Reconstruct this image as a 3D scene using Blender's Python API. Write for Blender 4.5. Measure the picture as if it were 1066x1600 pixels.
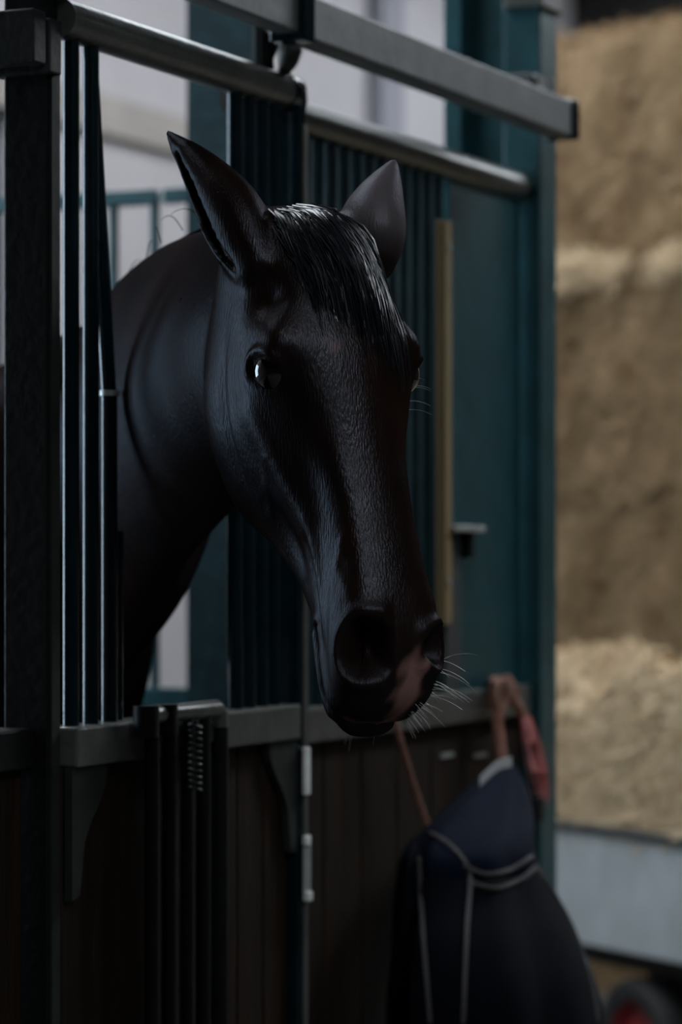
import bpy, bmesh, math, random
import numpy as np
from mathutils import Vector, Matrix, Euler
from mathutils.bvhtree import BVHTree
random.seed(7); RNG = np.random.default_rng(7)
for o in list(bpy.data.objects): bpy.data.objects.remove(o)
S = bpy.context.scene
COL = S.collection

# ------------------------------------------------------------------ camera
W_, H_ = 1066, 1600
FMM = 105.0; FPX = H_*FMM/36.0
CX, HORY = 533.0, 870.0
TH = math.atan(2117/FPX)
CAM = Vector((0, -2.063, 1.437))
VD = Vector((math.cos(TH), math.sin(TH), 0)); RD = Vector((math.sin(TH), -math.cos(TH), 0)); UD = Vector((0,0,1)); TD = -VD
cam = bpy.data.objects.new('camera', bpy.data.cameras.new('camera')); COL.objects.link(cam)
cam.location = CAM
cam.rotation_euler = (math.pi/2, 0, TH-math.pi/2)
cam.data.sensor_fit = 'VERTICAL'; cam.data.sensor_height = 36; cam.data.sensor_width = 24; cam.data.lens = FMM
cam.data.shift_y = (HORY-H_/2)/H_
cam.data.clip_start = .05
cam.data.dof.use_dof = True; cam.data.dof.focus_distance = 3.82; cam.data.dof.aperture_fstop = 3.2
S.camera = cam
def pz(px, py, Z):
    return CAM + VD*Z + RD*((px-CX)/FPX*Z) + UD*((HORY-py)/FPX*Z)
def py_(px, py, Y):
    a = (px-CX)/FPX; Z = (Y-CAM.y)/(VD.y+a*RD.y); return pz(px, py, Z)
def px_X(px, py, X):
    a = (px-CX)/FPX; Z = (X-CAM.x)/(VD.x+a*RD.x); return pz(px, py, Z)
def cw(v): return RD*v[0]+UD*v[1]+TD*v[2]      # camera axes (right, up, towards) -> world

# ------------------------------------------------------------------ world and light
w = bpy.data.worlds.new('world'); S.world = w; w.use_nodes = True
w.node_tree.nodes['Background'].inputs[0].default_value = (.55, .7, .85, 1)
w.node_tree.nodes['Background'].inputs[1].default_value = .004
S.view_settings.view_transform = 'Standard'; S.view_settings.look = 'None'
S.view_settings.gamma = 1; S.view_settings.use_curve_mapping = False
S.view_settings.exposure = 0
WIN_STR = (6.5, .17)      # daylight behind the window panes (open sky / shaded yard)
SKY_STR = (18, 14, 15, 2.2)      # daylight through the roof lights

# ------------------------------------------------------------------ helpers
def tag(o, label=None, cat=None, group=None, kind=None):
    if label: o['label'] = label
    if cat: o['category'] = cat
    if group: o['group'] = group
    if kind: o['kind'] = kind
    return o
def empty(name, loc, label=None, cat=None, group=None):
    o = bpy.data.objects.new(name, None); COL.objects.link(o); o.location = loc
    o.empty_display_size = .1
    return tag(o, label, cat, group)
def link(name, me, mat, parent=None):
    o = bpy.data.objects.new(name, me); COL.objects.link(o)
    if mat and not me.materials: me.materials.append(mat)
    if parent:
        o.parent = parent
        m = Matrix.Translation(parent.location) if parent.parent is None else Matrix.Translation(parent.parent.location+parent.location)
        o.matrix_parent_inverse = m.inverted() if parent.type == 'EMPTY' or parent.parent is None else Matrix()
    return o
class MB:
    def __init__(s): s.v = []; s.f = []
    def add(s, v, f):
        b = len(s.v); s.v += [tuple(q) for q in v]; s.f += [tuple(b+i for i in q) for q in f]; return s
    def box(s, a, b, bev=0):
        x0,y0,z0 = [min(p,q) for p,q in zip(a,b)]; x1,y1,z1 = [max(p,q) for p,q in zip(a,b)]
        if bev:
            c = bev; V=[]; F=[]
            bm = bmesh.new(); bmesh.ops.create_cube(bm, size=1)
            for q in bm.verts: q.co = Vector(((x0+x1)/2+q.co.x*(x1-x0), (y0+y1)/2+q.co.y*(y1-y0), (z0+z1)/2+q.co.z*(z1-z0)))
            bmesh.ops.bevel(bm, geom=list(bm.edges), offset=c, segments=2, profile=.5, affect='EDGES')
            bm.verts.index_update(); V=[q.co[:] for q in bm.verts]; F=[[l.index for l in q.verts] for q in bm.faces]; bm.free()
            return s.add(V,F)
        V=[(x0,y0,z0),(x1,y0,z0),(x1,y1,z0),(x0,y1,z0),(x0,y0,z1),(x1,y0,z1),(x1,y1,z1),(x0,y1,z1)]
        return s.add(V,[(3,2,1,0),(4,5,6,7),(0,1,5,4),(1,2,6,5),(2,3,7,6),(3,0,4,7)])
    def tube(s, path, r, n=12, cap=True):
        P=[Vector(p) for p in path]; k=len(P); R=r if hasattr(r,'__len__') else [r]*k
        V=[]; F=[]; prev=None
        for i in range(k):
            t=(P[min(i+1,k-1)]-P[max(i-1,0)]).normalized()
            if prev is None:
                a=Vector((0,0,1)) if abs(t.z)<.9 else Vector((1,0,0)); u=t.cross(a).normalized()
            else: u=(prev-t*prev.dot(t)).normalized()
            prev=u; q=t.cross(u)
            for j in range(n):
                an=2*math.pi*j/n; V.append(P[i]+(u*math.cos(an)+q*math.sin(an))*R[i])
        for i in range(k-1):
            for j in range(n):
                F.append((i*n+j, i*n+(j+1)%n, (i+1)*n+(j+1)%n, (i+1)*n+j))
        if cap: F.append(tuple(range(n))[::-1]); F.append(tuple((k-1)*n+j for j in range(n)))
        return s.add(V,F)
    def rings(s, rings, cap=True):
        n=len(rings[0]); V=[q for r in rings for q in r]; F=[]
        for i in range(len(rings)-1):
            for j in range(n): F.append((i*n+j, i*n+(j+1)%n, (i+1)*n+(j+1)%n, (i+1)*n+j))
        if cap: F.append(tuple(range(n))[::-1]); F.append(tuple((len(rings)-1)*n+j for j in range(n)))
        return s.add(V,F)
    def prism(s, poly, off):   # poly: 3d points, off: vector
        n=len(poly); off=Vector(off); V=[Vector(p) for p in poly]+[Vector(p)+off for p in poly]
        F=[tuple(range(n))[::-1], tuple(range(n,2*n))]+[(i,(i+1)%n,n+(i+1)%n,n+i) for i in range(n)]
        return s.add(V,F)
    def mesh(s, name, smooth=False):
        me=bpy.data.meshes.new(name); me.from_pydata(s.v,[],s.f); me.update()
        bm=bmesh.new(); bm.from_mesh(me); bmesh.ops.recalc_face_normals(bm, faces=bm.faces); bm.to_mesh(me); bm.free()
        if smooth:
            for p in me.polygons: p.use_smooth=True
            try: me.set_sharp_from_angle(angle=math.radians(42))
            except Exception: pass
        return me
    def build(s, name, mat, parent=None, smooth=False): return link(name, s.mesh(name, smooth), mat, parent)
def cr(P, n):     # catmull-rom through points (numpy rows), n samples
    P=np.asarray(P,float); k=len(P); out=[]
    for t in np.linspace(0,k-1,n):
        i=min(int(t),k-2); f=t-i
        p0=P[max(i-1,0)]; p1=P[i]; p2=P[i+1]; p3=P[min(i+2,k-1)]
        out.append(.5*((2*p1)+(-p0+p2)*f+(2*p0-5*p1+4*p2-p3)*f*f+(-p0+3*p1-3*p2+p3)*f**3))
    return np.array(out)

# ------------------------------------------------------------------ materials
def mat(name, base, rough=.5, metal=0, var=.25, scale=8, bump=.1, bscale=40, stretch=(1,1,1), col2=None, spec=.5, coat=0):
    m=bpy.data.materials.new(name); m.use_nodes=True; nt=m.node_tree; b=nt.nodes['Principled BSDF']
    tc=nt.nodes.new('ShaderNodeTexCoord'); mp=nt.nodes.new('ShaderNodeMapping'); mp.inputs['Scale'].default_value=stretch
    nt.links.new(tc.outputs['Object'],mp.inputs[0])
    nz=nt.nodes.new('ShaderNodeTexNoise'); nz.inputs['Scale'].default_value=scale; nz.inputs['Detail'].default_value=6; nz.inputs['Roughness'].default_value=.65
    nt.links.new(mp.outputs[0],nz.inputs[0])
    rp=nt.nodes.new('ShaderNodeValToRGB'); rp.color_ramp.elements[0].position=.3; rp.color_ramp.elements[1].position=.7
    c2=col2 or tuple(min(1,c*(1+var)) for c in base); c1=base if col2 else tuple(c*(1-var) for c in base)
    rp.color_ramp.elements[0].color=(*c1,1); rp.color_ramp.elements[1].color=(*c2,1)
    nt.links.new(nz.outputs[0],rp.inputs[0]); nt.links.new(rp.outputs[0],b.inputs['Base Color'])
    b.inputs['Roughness'].default_value=rough; b.inputs['Metallic'].default_value=metal
    b.inputs['Specular IOR Level'].default_value=spec; b.inputs['Coat Weight'].default_value=coat
    if bump:
        n2=nt.nodes.new('ShaderNodeTexNoise'); n2.inputs['Scale'].default_value=bscale; n2.inputs['Detail'].default_value=4
        nt.links.new(mp.outputs[0],n2.inputs[0])
        bp=nt.nodes.new('ShaderNodeBump'); bp.inputs['Strength'].default_value=bump; bp.inputs['Distance'].default_value=.01
        nt.links.new(n2.outputs[0],bp.inputs['Height']); nt.links.new(bp.outputs[0],b.inputs['Normal'])
    return m
def emit(name, col, st):
    m=bpy.data.materials.new(name); m.use_nodes=True; nt=m.node_tree; nt.nodes.remove(nt.nodes['Principled BSDF'])
    e=nt.nodes.new('ShaderNodeEmission'); e.inputs[0].default_value=(*col,1); e.inputs[1].default_value=st
    nt.links.new(e.outputs[0], nt.nodes['Material Output'].inputs[0]); return m
M={}
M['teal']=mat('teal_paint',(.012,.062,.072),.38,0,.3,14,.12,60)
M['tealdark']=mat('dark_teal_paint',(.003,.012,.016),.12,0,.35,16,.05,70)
M['tealdull']=mat('dull_teal_paint',(.005,.020,.024),.55,0,.35,16,.05,70,spec=.2)
M['greyrail']=mat('dusty_grey_steel',(.10,.104,.094),.30,.15,.3,20,.12,90,spec=.7)
M['railtrack']=mat('galvanised_track',(.135,.14,.14),.5,.2,.22,12,.1,60)
M['black']=mat('black_post_paint',(.004,.0045,.0045),.5,0,.3,20,.15,60,spec=.25)
M['capsteel']=mat('post_cap_paint',(.05,.055,.055),.5,0,.3,30,.15,90)
M['gusset']=mat('dark_bracket_paint',(.022,.024,.022),.6,0,.3,20,.15,60,spec=.2)
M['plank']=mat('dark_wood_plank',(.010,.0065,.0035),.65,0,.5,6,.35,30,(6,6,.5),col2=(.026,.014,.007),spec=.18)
M['wood']=mat('pale_wood',(.26,.185,.085),.7,0,.25,8,.2,40,(8,8,.6))
M['plaster']=mat('grey_plaster',(.40,.38,.39),.85,0,.08,1.2,.15,25)
M['pilaster']=mat('grey_pilaster',(.22,.22,.25),.85,0,.08,1.2,.15,25)
M['plasterband']=mat('brown_wall_band',(.3,.27,.245),.85,0,.15,3,.2,25)
M['floor']=mat('concrete_floor',(.09,.085,.078),.85,0,.3,2,.3,20)
M['dark']=mat('dark_boards',(.012,.011,.01),.8,0,.3,2,.2,20,(1,6,1))
M['zinc']=mat('bright_zinc',(.5,.52,.5),.4,.5,.15,20,.1,80)
M['bed']=mat('galvanised_board',(.55,.60,.61),.55,.2,.18,3,.1,20)
M['colteal']=mat('worn_dark_teal',(.007,.026,.031),.6,0,.5,30,.2,60,spec=.25)
M['latch']=mat('pale_latch_steel',(.85,.87,.83),.4,0,.1,20,.05,80)
M['sleeve']=mat('dark_sleeve_paint',(.022,.024,.024),.55,0,.3,30,.15,90,spec=.3)
M['rubber']=mat('tyre_rubber',(.03,.03,.03),.75,0,.2,20,.2,60)
M['red']=mat('red_rim_paint',(.2,.008,.012),.5,0,.2,12,.05,40)
M['hay']=mat('hay_mass',(.15,.088,.037),.9,0,.3,4.5,.8,50,(1,1,1),col2=(.40,.265,.138))
M['straw']=mat('straw_stalks',(.19,.118,.05),.7,0,.3,4.5,0,50,(1,1,1),col2=(.52,.36,.2))
M['straw2']=mat('pale_straw_stalks',(.46,.33,.18),.7,0,.3,18,0,50,(1,1,1),col2=(.72,.56,.36))
M['twine']=mat('orange_twine',(.4,.12,.04),.7)
M['rug']=mat('navy_rug_cloth',(.0022,.003,.006),.85,0,.3,20,.25,300,spec=.08)
M['ruginner']=mat('blue_rug_lining',(.004,.008,.020),.85,0,.3,12,.25,300,spec=.1)
M['piping']=mat('grey_piping',(.055,.05,.05),.7,0,.2,20,.1,100)
M['rope']=mat('faded_red_rope',(.42,.2,.15),.8,0,.3,30,.4,200)
M['ropep']=mat('pink_rope_fray',(.60,.21,.2),.8,0,.3,30,.4,200)
M['ropeb']=mat('brown_rope',(.27,.13,.09),.8,0,.3,30,.4,200)
M['strap']=mat('pale_strap',(.8,.82,.82),.5,0,.1,20,.1,100)

# ------------------------------------------------------------------ setting
BW=3.2; XE=14.5; ZC=4.6
def struct(name, mb, m, parent=None, smooth=False):
    o=mb.build(name,m,parent,smooth)
    if parent is None: o['kind']='structure'
    return o
struct('floor', MB().box((-6,-5,-.1),(XE,BW,0)), M['floor'])
wins=[(2.8,4.7),(7.0,8.84)]
WZ=[(.95,3.0),(2.0,3.2)]
wb=MB(); xs=-6
for (a,b),(wz0,wz1) in zip(wins,WZ):
    wb.box((xs,BW,0),(a,BW+.2,ZC)); wb.box((a,BW,0),(b,BW+.2,wz0)); wb.box((a,BW,wz1),(b,BW+.2,ZC)); xs=b
wb.box((xs,BW,0),(XE,BW+.2,ZC))
wallb=struct('wall_back', wb, M['plaster'])
for k,(a,b) in enumerate(wins):
    f=MB(); wz0,wz1=WZ[k]
    for bx in (((a,BW+.06,wz0),(a+.05,BW+.12,wz1)),((b-.05,BW+.06,wz0),(b,BW+.12,wz1)),((a+.05,BW+.06,wz0),(b-.05,BW+.12,wz0+.05)),((a+.05,BW+.06,wz1-.05),(b-.05,BW+.12,wz1)),(((a+b)/2-.02,BW+.06,wz0+.05),((a+b)/2+.02,BW+.12,wz1-.05))):
        f.box(*bx)
    o=struct('window_%d'%(k+1), f, M['capsteel']); 
    for p0,p1 in ((a+.05,(a+b)/2-.02),((a+b)/2+.02,b-.05)):
        MB().box((p0,BW+.09,wz0+.05),(p1,BW+.1,wz1-.05)).build('pane', M.setdefault('winlight%d'%k,emit('daylight_pane_%d'%k,(.62,.83,1.0),WIN_STR[k])), o)
bz=py_(230,200,BW).z
struct('trim_1', MB().box((3,BW-.03,bz-.07),(XE,BW,bz+.07)), M['plasterband'])
pil=py_(590,100,BW)
struct('trim_2', MB().box((pil.x-.12,BW-.08,0),(pil.x+.12,BW,ZC),.01), M['pilaster'])
struct('wall_end', MB().box((XE,-5,0),(XE+.2,BW+.2,ZC)), M['dark'])
struct('wall_left', MB().box((-6.2,-5.2,0),(-6,BW+.2,ZC)), M['dark'])
struct('wall_front', MB().box((-6,-5.2,0),(XE,-5,ZC)), M['dark'])
# ceiling with rows of roof lights
cl=MB(); slots=[(-2.6,-1.0),(.9,2.1)]; ys=-5.2
rows=[(-4.4,-3.3),(-2.3,-1.3),(1.3,2.1)]; SEG=[[(-.2,1.8)],[(1.4,2.9),(7,10),(11,14)],[(3.2,6.6),(7.4,10),(11,14)]]
for y0,y1 in rows:
    cl.box((-6,ys,ZC),(XE,y0,ZC+.15)); ys=y1
cl.box((-6,ys,ZC),(XE,BW+.2,ZC+.15))
for (y0,y1),segs in zip(rows,SEG):
    x=-6
    for a,b in segs: cl.box((x,y0,ZC),(a,y1,ZC+.15)); x=b
    cl.box((x,y0,ZC),(XE,y1,ZC+.15))
ceil=struct('ceiling', cl, M['dark'])

for (y0,y1),segs in zip(rows,SEG):
    for a,b in segs:
        st=SKY_STR[3] if a==1.4 else SKY_STR[2] if a<1 else SKY_STR[0] if y0<0 else SKY_STR[1]
        MB().box((a,y0,ZC+.08),(b,y1,ZC+.1)).build('roof_light', M.setdefault('sky%g'%st,emit('rooflight_pane_%g'%st,(.86,.93,1.0),st)), ceil)

# ------------------------------------------------------------------ stall front
ZR=1.20                     # mid rail top
ZT=py_(300,92,0).z          # top tube centre
X0=py_(102,0,0).x; X1=py_(468,0,0).x
def bar(parent, x, y, z0, z1, r=.0125, m='tealdark', name='bar'):
    return MB().tube([(x,y,z0),(x,y,z1)], r, 14).build(name, M[m], parent, True)
# black post at the door's edge
pw=.085; pyd=.075
post=empty('stall_post',(X0-.045,0,0),'black square steel post with a raised clamp sleeve near its top','post')
MB().box((X0-.032,.010,0),(X0-.002,.080,ZC),.003).build('post_shaft',M['black'],post)
zc1=py_(75,22,0).z; zc0=py_(75,108,0).z
MB().box((X0-.090,-.002,zc0+.004),(X0-.056,.095,zc1+.002),.003).build('sleeve',M['sleeve'],post)
MB().box((X0-.046,-.002,zc0-.004),(X0-.0125,.095,zc1-.004),.003).build('sleeve',M['sleeve'],post)
MB().box((X0-.057,.006,zc0+.006),(X0-.045,.088,zc1-.007)).build('sleeve_gap',M['black'],post)
MB().box((X0-.026,.006,0),(X0-.004,.010,zc0)).build('edge_strip',M['gusset'],post)
# sliding door
door=empty('sliding_door',((X0+X1)/2,0,0),'barred sliding stable door with an open gap where the horse looks out','door')
MB().tube([(X0,0.012,ZT),(X1-.02,0.012,ZT)],.0285,24).build('top_tube',M['greyrail'],door,True)
MB().box((X1-.03,-.012,.05),(X1,.038,ZT-.02),.003).build('stile',M['tealdark'],door)
MB().box((X1-.014,-.0155,.06),(X1+.001,-.012,ZT-.05)).build('edge_strip',M['greyrail'],door)  # paler strip paints the aisle light onto the stile's front face
e=MB().tube([(X1-.045,.012,ZT),(X1-.012,.012,ZT),(X1-.004,.012,ZT-.012),(X1-.004,.012,ZT-.05)],[.0305,.0305,.026,.02],20).build('tube_elbow',M['tealdark'],door,True)
MB().box((X0+.002,-.018,ZR-.056),(X1-.03,.042,ZR),.004).build('mid_rail',M['greyrail'],door)
barpx=[111,142]
for b in barpx: bar(door,py_(b,900,.012).x,.012,ZR,ZT-.02,.0118)
# third bar: socket tube with a leaning rod dropped into it
bx3=py_(171,900,.012).x; zs=py_(168,612,.012).z
so=MB().tube([(bx3,.012,ZR),(bx3,.012,zs)],.0118,16).build('socket_tube',M['tealdark'],door,True)
MB().tube([(bx3,.012,zs-.006),(bx3,.012,zs+.002)],.0142,16).build('collar',M['zinc'],so,True)
tp=py_(139,70,.012)
MB().tube([(bx3+.002,.012,zs-.03),(tp.x,.012,ZT-.01)],.0112,14).build('leaning_rod',M['tealdark'],door,True)
bx4=py_(186,900,.02).x; bar(door,bx4,.02,ZR,py_(186,830,.02).z,.006)
for b in (367,387,407,426): bar(door,py_(b,900,.012).x,.012,ZR,ZT-.02,.0125)
# lower boards, recessed
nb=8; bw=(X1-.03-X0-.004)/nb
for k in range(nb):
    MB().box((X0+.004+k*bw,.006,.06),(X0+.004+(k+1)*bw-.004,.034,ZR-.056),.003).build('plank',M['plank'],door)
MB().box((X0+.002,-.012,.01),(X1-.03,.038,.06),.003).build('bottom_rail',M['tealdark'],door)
def gusset(xa, sgn, parent):
    z=ZR-.056; pts=[(xa,0,z),(xa+sgn*.105,0,z)]
    for q in np.linspace(0,1,10):
        pts.append((xa+sgn*(.10-.068*(3*q*q-2*q**3)),0,z-.012-.11*q))
    pts+=[(xa+sgn*.022,0,z-.18),(xa,0,z-.185)]
    return MB().prism([(p[0],-.010,p[2]) for p in pts],(0,.012,0)).build('gusset',M['gusset'],parent)
gusset(X0+.002,1,door); gusset(X1-.031,-1,door)
for (pa,pb,th,nm) in ((1168,1243,.007,'latch_strip'),(1306,1322,.008,'latch_tab'),(1323,1398,.004,'latch_plate')):
    za=py_(468,pa,-.014).z; zb=py_(468,pb,-.014).z
    MB().box((X1-.024,-.0158-th,zb),(X1-.004 if nm!='latch_plate' else X1+.004,-.0158,za),.002).build(nm,M['latch' if nm!='latch_plate' else 'zinc'],door)
za=py_(468,1398,-.014).z
MB().box((X1-.022,-.026,za-.012),(X1-.002,-.0158,za+.004),.002).build('latch_tab',M['latch'],door)
# fold-down grille hanging over the door
ga=py_(222,1113,-.045); gb=py_(343,1110,-.045); gz=py_(300,1111,-.045).z
gr=MB().tube([(ga.x,-.045,gz),(gb.x-.012,-.045,gz),(gb.x-.003,-.045,gz-.006),(gb.x,-.045,gz-.02),(gb.x,-.045,gz-.028)],.0135,16).build('drop_grille',M['greyrail'],door,True)
MB().tube([(gb.x,-.045,gz-.028),(gb.x,-.045,.42)],.0135,14).build('grille_bar',M['black'],gr,True)
for k in range(4):
    xx=ga.x+.03+k*(gb.x-ga.x-.03)/4
    MB().tube([(xx,-.045,gz),(xx,-.045,.42)],.011,12).build('grille_bar',M['black'],gr,True)
MB().tube([(ga.x+.03,-.045,.42),(gb.x,-.045,.42)],.0135,14).build('grille_foot',M['black'],gr,True)
sx=py_(305,1180,-.062).x; z0=py_(305,1236,-.062).z; z1=py_(305,1128,-.062).z
hel=[(sx+.009*math.cos(a),-.062+.009*math.sin(a),z1+(z0-z1)*i/239) for i,a in enumerate(np.linspace(0,2*math.pi*11,240))]
MB().tube(hel,.0022,6).build('spring',M['capsteel'],gr,True)
for xx in (ga.x+.012,ga.x+.07): MB().tube([(xx,-.045,gz-.03),(xx,-.045,gz+.014)],.019,14).build('hinge_knuckle',M['black'],gr,True)
MB().box((gb.x-.03,-.042,gz-.05),(gb.x+.004,.0,gz-.02),.003).build('hinge_plate',M['capsteel'],gr)
# roller hanger on the door
hx=py_(418,100,.012).x; hz=py_(418,50,-.0).z
MB().tube([(hx,.012,ZT+.02),(hx,.012,ZT+.045),(hx,.0,ZT+.075),(hx,-.03,ZT+.10)],[.012,.010,.012,.010],12).build('hanger_bolt',M['black'],door,True)
MB().tube([(hx+.02,-.008,ZT+.026),(hx+.035,-.008,ZT+.045),(hx+.04,-.008,ZT+.062),(hx+.038,-.008,ZT+.082)],[.010,.017,.021,.012],14).build('hanger_knob',M['greyrail'],door,True)
MB().box((hx-.032,.002,ZT+.03),(hx-.012,.02,ZT+.10),.003).build('hanger_lug',M['black'],door)
# sliding track above
YT=-.06
xa=py_(300,0,YT).x-.6; xb=py_(881,150,YT).x
zt=py_(700,78,YT-.025).z; zb=py_(700,141,YT-.025).z
trk=empty('slide_track',((xa+xb)/2,YT,(zt+zb)/2),'pale grey box section track running along the top of the door','track')
xj=py_(458,20,YT).x
MB().box((xj,YT-.025,zb),(xb-.02,YT+.028,zt),.004).build('track_box',M['railtrack'],trk)
MB().box((xa,YT-.018,zb+.006),(xj,YT+.022,zt-.006),.004).build('track_box',M['railtrack'],trk)
MB().box((xb-.022,YT-.03,zb-.004),(xb+.012,YT+.032,zt+.004),.005).build('end_cap',M['tealdark'],trk)
MB().box((xj-.02,YT-.029,zb-.006),(xj+.022,YT+.032,zt+.006),.003).build('joint_clamp',M['tealdark'],trk)
MB().box((xb-.17,YT+.0,zt),(xb-.10,YT+.11,zt+.035),.006).build('track_bracket',M['capsteel'],trk)
MB().tube([(xb-.135,YT-.005,zt),(xb-.135,YT-.005,zt+.028)],.022,8).build('bracket_nut',M['zinc'],trk)
# fixed panel beyond the door
YF=.085
XC=py_(815,500,YF).x; 
fix=empty('fixed_panel',((X1+XC)/2,YF,0),'fixed barred stall panel between the sliding door and the teal column','stall panel')
zt2=(py_(475,196,YF).z+py_(780,276,YF).z)/2
XS=py_(470,900,YF).x+.0
XP=py_(694,900,YF).x
MB().tube([(XS-.25,YF,zt2),(XC,YF,zt2)],.029,22).build('top_tube',M['greyrail'],fix,True)
zr2=(py_(500,1106,YF-.03).z+py_(740,1078,YF-.03).z)/2
xr=py_(768,1080,YF).x
MB().box((XS-.25,YF-.03,zr2-.06),(XC-.02,YF+.03,zr2),.004).build('mid_rail',M['greyrail'],fix)
nx=16
for k in range(nx):
    x=XS-.2+k*(XP-XS+.16)/(nx-1); bar(fix,x,YF,zr2,zt2-.02,.0125,'tealdull')
MB().box((XP+.012,YF-.008,zr2),(XC-.03,YF+.012,zt2-.02),.002).build('flat_post',M['teal'],fix)
lz=py_(725,826,YF-.03).z; lx0=py_(702,826,YF-.03).x; lx1=py_(748,826,YF-.03).x
MB().box((lx0,YF-.045,lz-.006),(lx1,YF-.008,lz+.006),.002).build('catch_plate',M['zinc'],fix)
MB().box((lx1-.04,YF-.03,lz-.055),(lx1-.02,YF-.008,lz-.006),.002).build('catch_lug',M['black'],fix)
MB().box((lx0+.02,YF-.016,zr2),(lx0+.09,YF-.008,lz-.01),.002).build('backing_strip',M['capsteel'],fix)
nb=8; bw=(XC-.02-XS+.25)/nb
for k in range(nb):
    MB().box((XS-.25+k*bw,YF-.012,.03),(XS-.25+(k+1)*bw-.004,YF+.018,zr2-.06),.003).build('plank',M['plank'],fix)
for px in (698,750):
    q=py_(px,1180,YF-.013); MB().box((q.x-.03,YF-.016,q.z-.004),(q.x+.03,YF-.012,q.z+.004)).build('nail_plate',M['zinc'],fix)
# tan wooden strip on the bars
a=py_(689,345,YF-.02); b=py_(691,960,YF-.02)
strip=empty('wooden_strip',(b.x,YF-.022,b.z),'narrow tan wooden strip fixed upright against the fixed panel bars','strip')
MB().box((b.x-.017,YF-.034,b.z-.02),(b.x+.017,YF-.0135,a.z),.003).build('batten',M['wood'],strip)
for zz in (a.z-.05,b.z+.06): MB().tube([(b.x,YF-.037,zz),(b.x,YF-.03,zz)],.006,8).build('screw',M['zinc'],strip)
# low boarded panel before the post
lp=empty('low_panel',(X0-.8,0,0),'low boarded stall front beside the black post','stall panel')
MB().box((X0-1.5,.03,ZR-.056),(X0-.034,.09,ZR),.004).build('mid_rail',M['black'],lp)
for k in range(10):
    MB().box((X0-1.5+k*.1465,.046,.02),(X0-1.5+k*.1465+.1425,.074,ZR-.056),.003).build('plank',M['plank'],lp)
# teal column at the end of the row
cA=py_(752,400,YF+.02); 
xc0=XC-.005; 
col=empty('steel_column',(XC+.05,YF,0),'tall teal steel column at the end of the stall row','column')
zH=ZC
MB().box((XC-.012,YF-.045,0),(XC+.085,YF+.035,zH),.004).build('front_flange',M['teal'],col)
MB().box((XC+.03,YF+.035,0),(XC+.045,YF+.125,zH)).build('web',M['teal'],col)
MB().box((XC-.012,YF+.125,0),(XC+.085,YF+.165,zH),.004).build('rear_flange',M['teal'],col)
ct=py_(790,4,YF).z
MB().box((XC-.03,YF-.055,ct),(XC+.095,YF+.03,ct+.05),.004).build('collar_plate',M['greyrail'],col)
# cross partition between stalls
XPn=XC+.03
part=empty('cross_partition',(XPn,1.6,0),'teal barred partition standing across the back of the stall','partition')
pt=px_X(230,298,XPn).z; pb=px_X(230,320,XPn).z; lo=px_X(250,1074,XPn).z
ya=px_X(256,310,XPn).y
MB().box((XPn-.02,YF+.17,pb),(XPn+.02,ya-.008,pt),.003).build('top_rail',M['teal'],part)
MB().box((XPn-.02,ya+.008,pb),(XPn+.02,BW-.01,pt),.003).build('top_rail',M['teal'],part)
MB().box((XPn-.012,ya-.01,pb),(XPn+.012,ya+.01,pt-.006)).build('rail_joint',M['zinc'],part)
MB().box((XPn-.02,YF+.17,lo-.06),(XPn+.02,BW-.01,lo),.003).build('lower_rail',M['teal'],part)
sp=px_X(178,700,XPn).y-px_X(242,700,XPn).y; y0=px_X(242,700,XPn).y
k=-6
while y0+k*sp<BW-.05:
    y=y0+k*sp
    if y>YF+.2: MB().tube([(XPn,y,lo),(XPn,y,pb)],.0105,12).build('bar',M['teal'],part,True)
    k+=1
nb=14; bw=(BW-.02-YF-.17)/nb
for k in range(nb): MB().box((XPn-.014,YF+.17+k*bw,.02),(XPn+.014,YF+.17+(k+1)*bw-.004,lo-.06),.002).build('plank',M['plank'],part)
yc0=px_X(395,300,XPn-.06).y; yc1=px_X(291,300,XPn-.06).y
col2=empty('steel_column',(XPn-.05,(yc0+yc1)/2,0),'worn teal steel column standing against the cross partition behind the horse','column')
MB().box((XPn-.06,yc0,0),(XPn-.035,yc1,ZC),.003).build('flange',M['colteal'],col2)
MB().box((XPn-.035,(yc0+yc1)/2-.005,0),(XPn-.021,(yc0+yc1)/2+.005,ZC)).build('web',M['teal'],col2)

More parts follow.
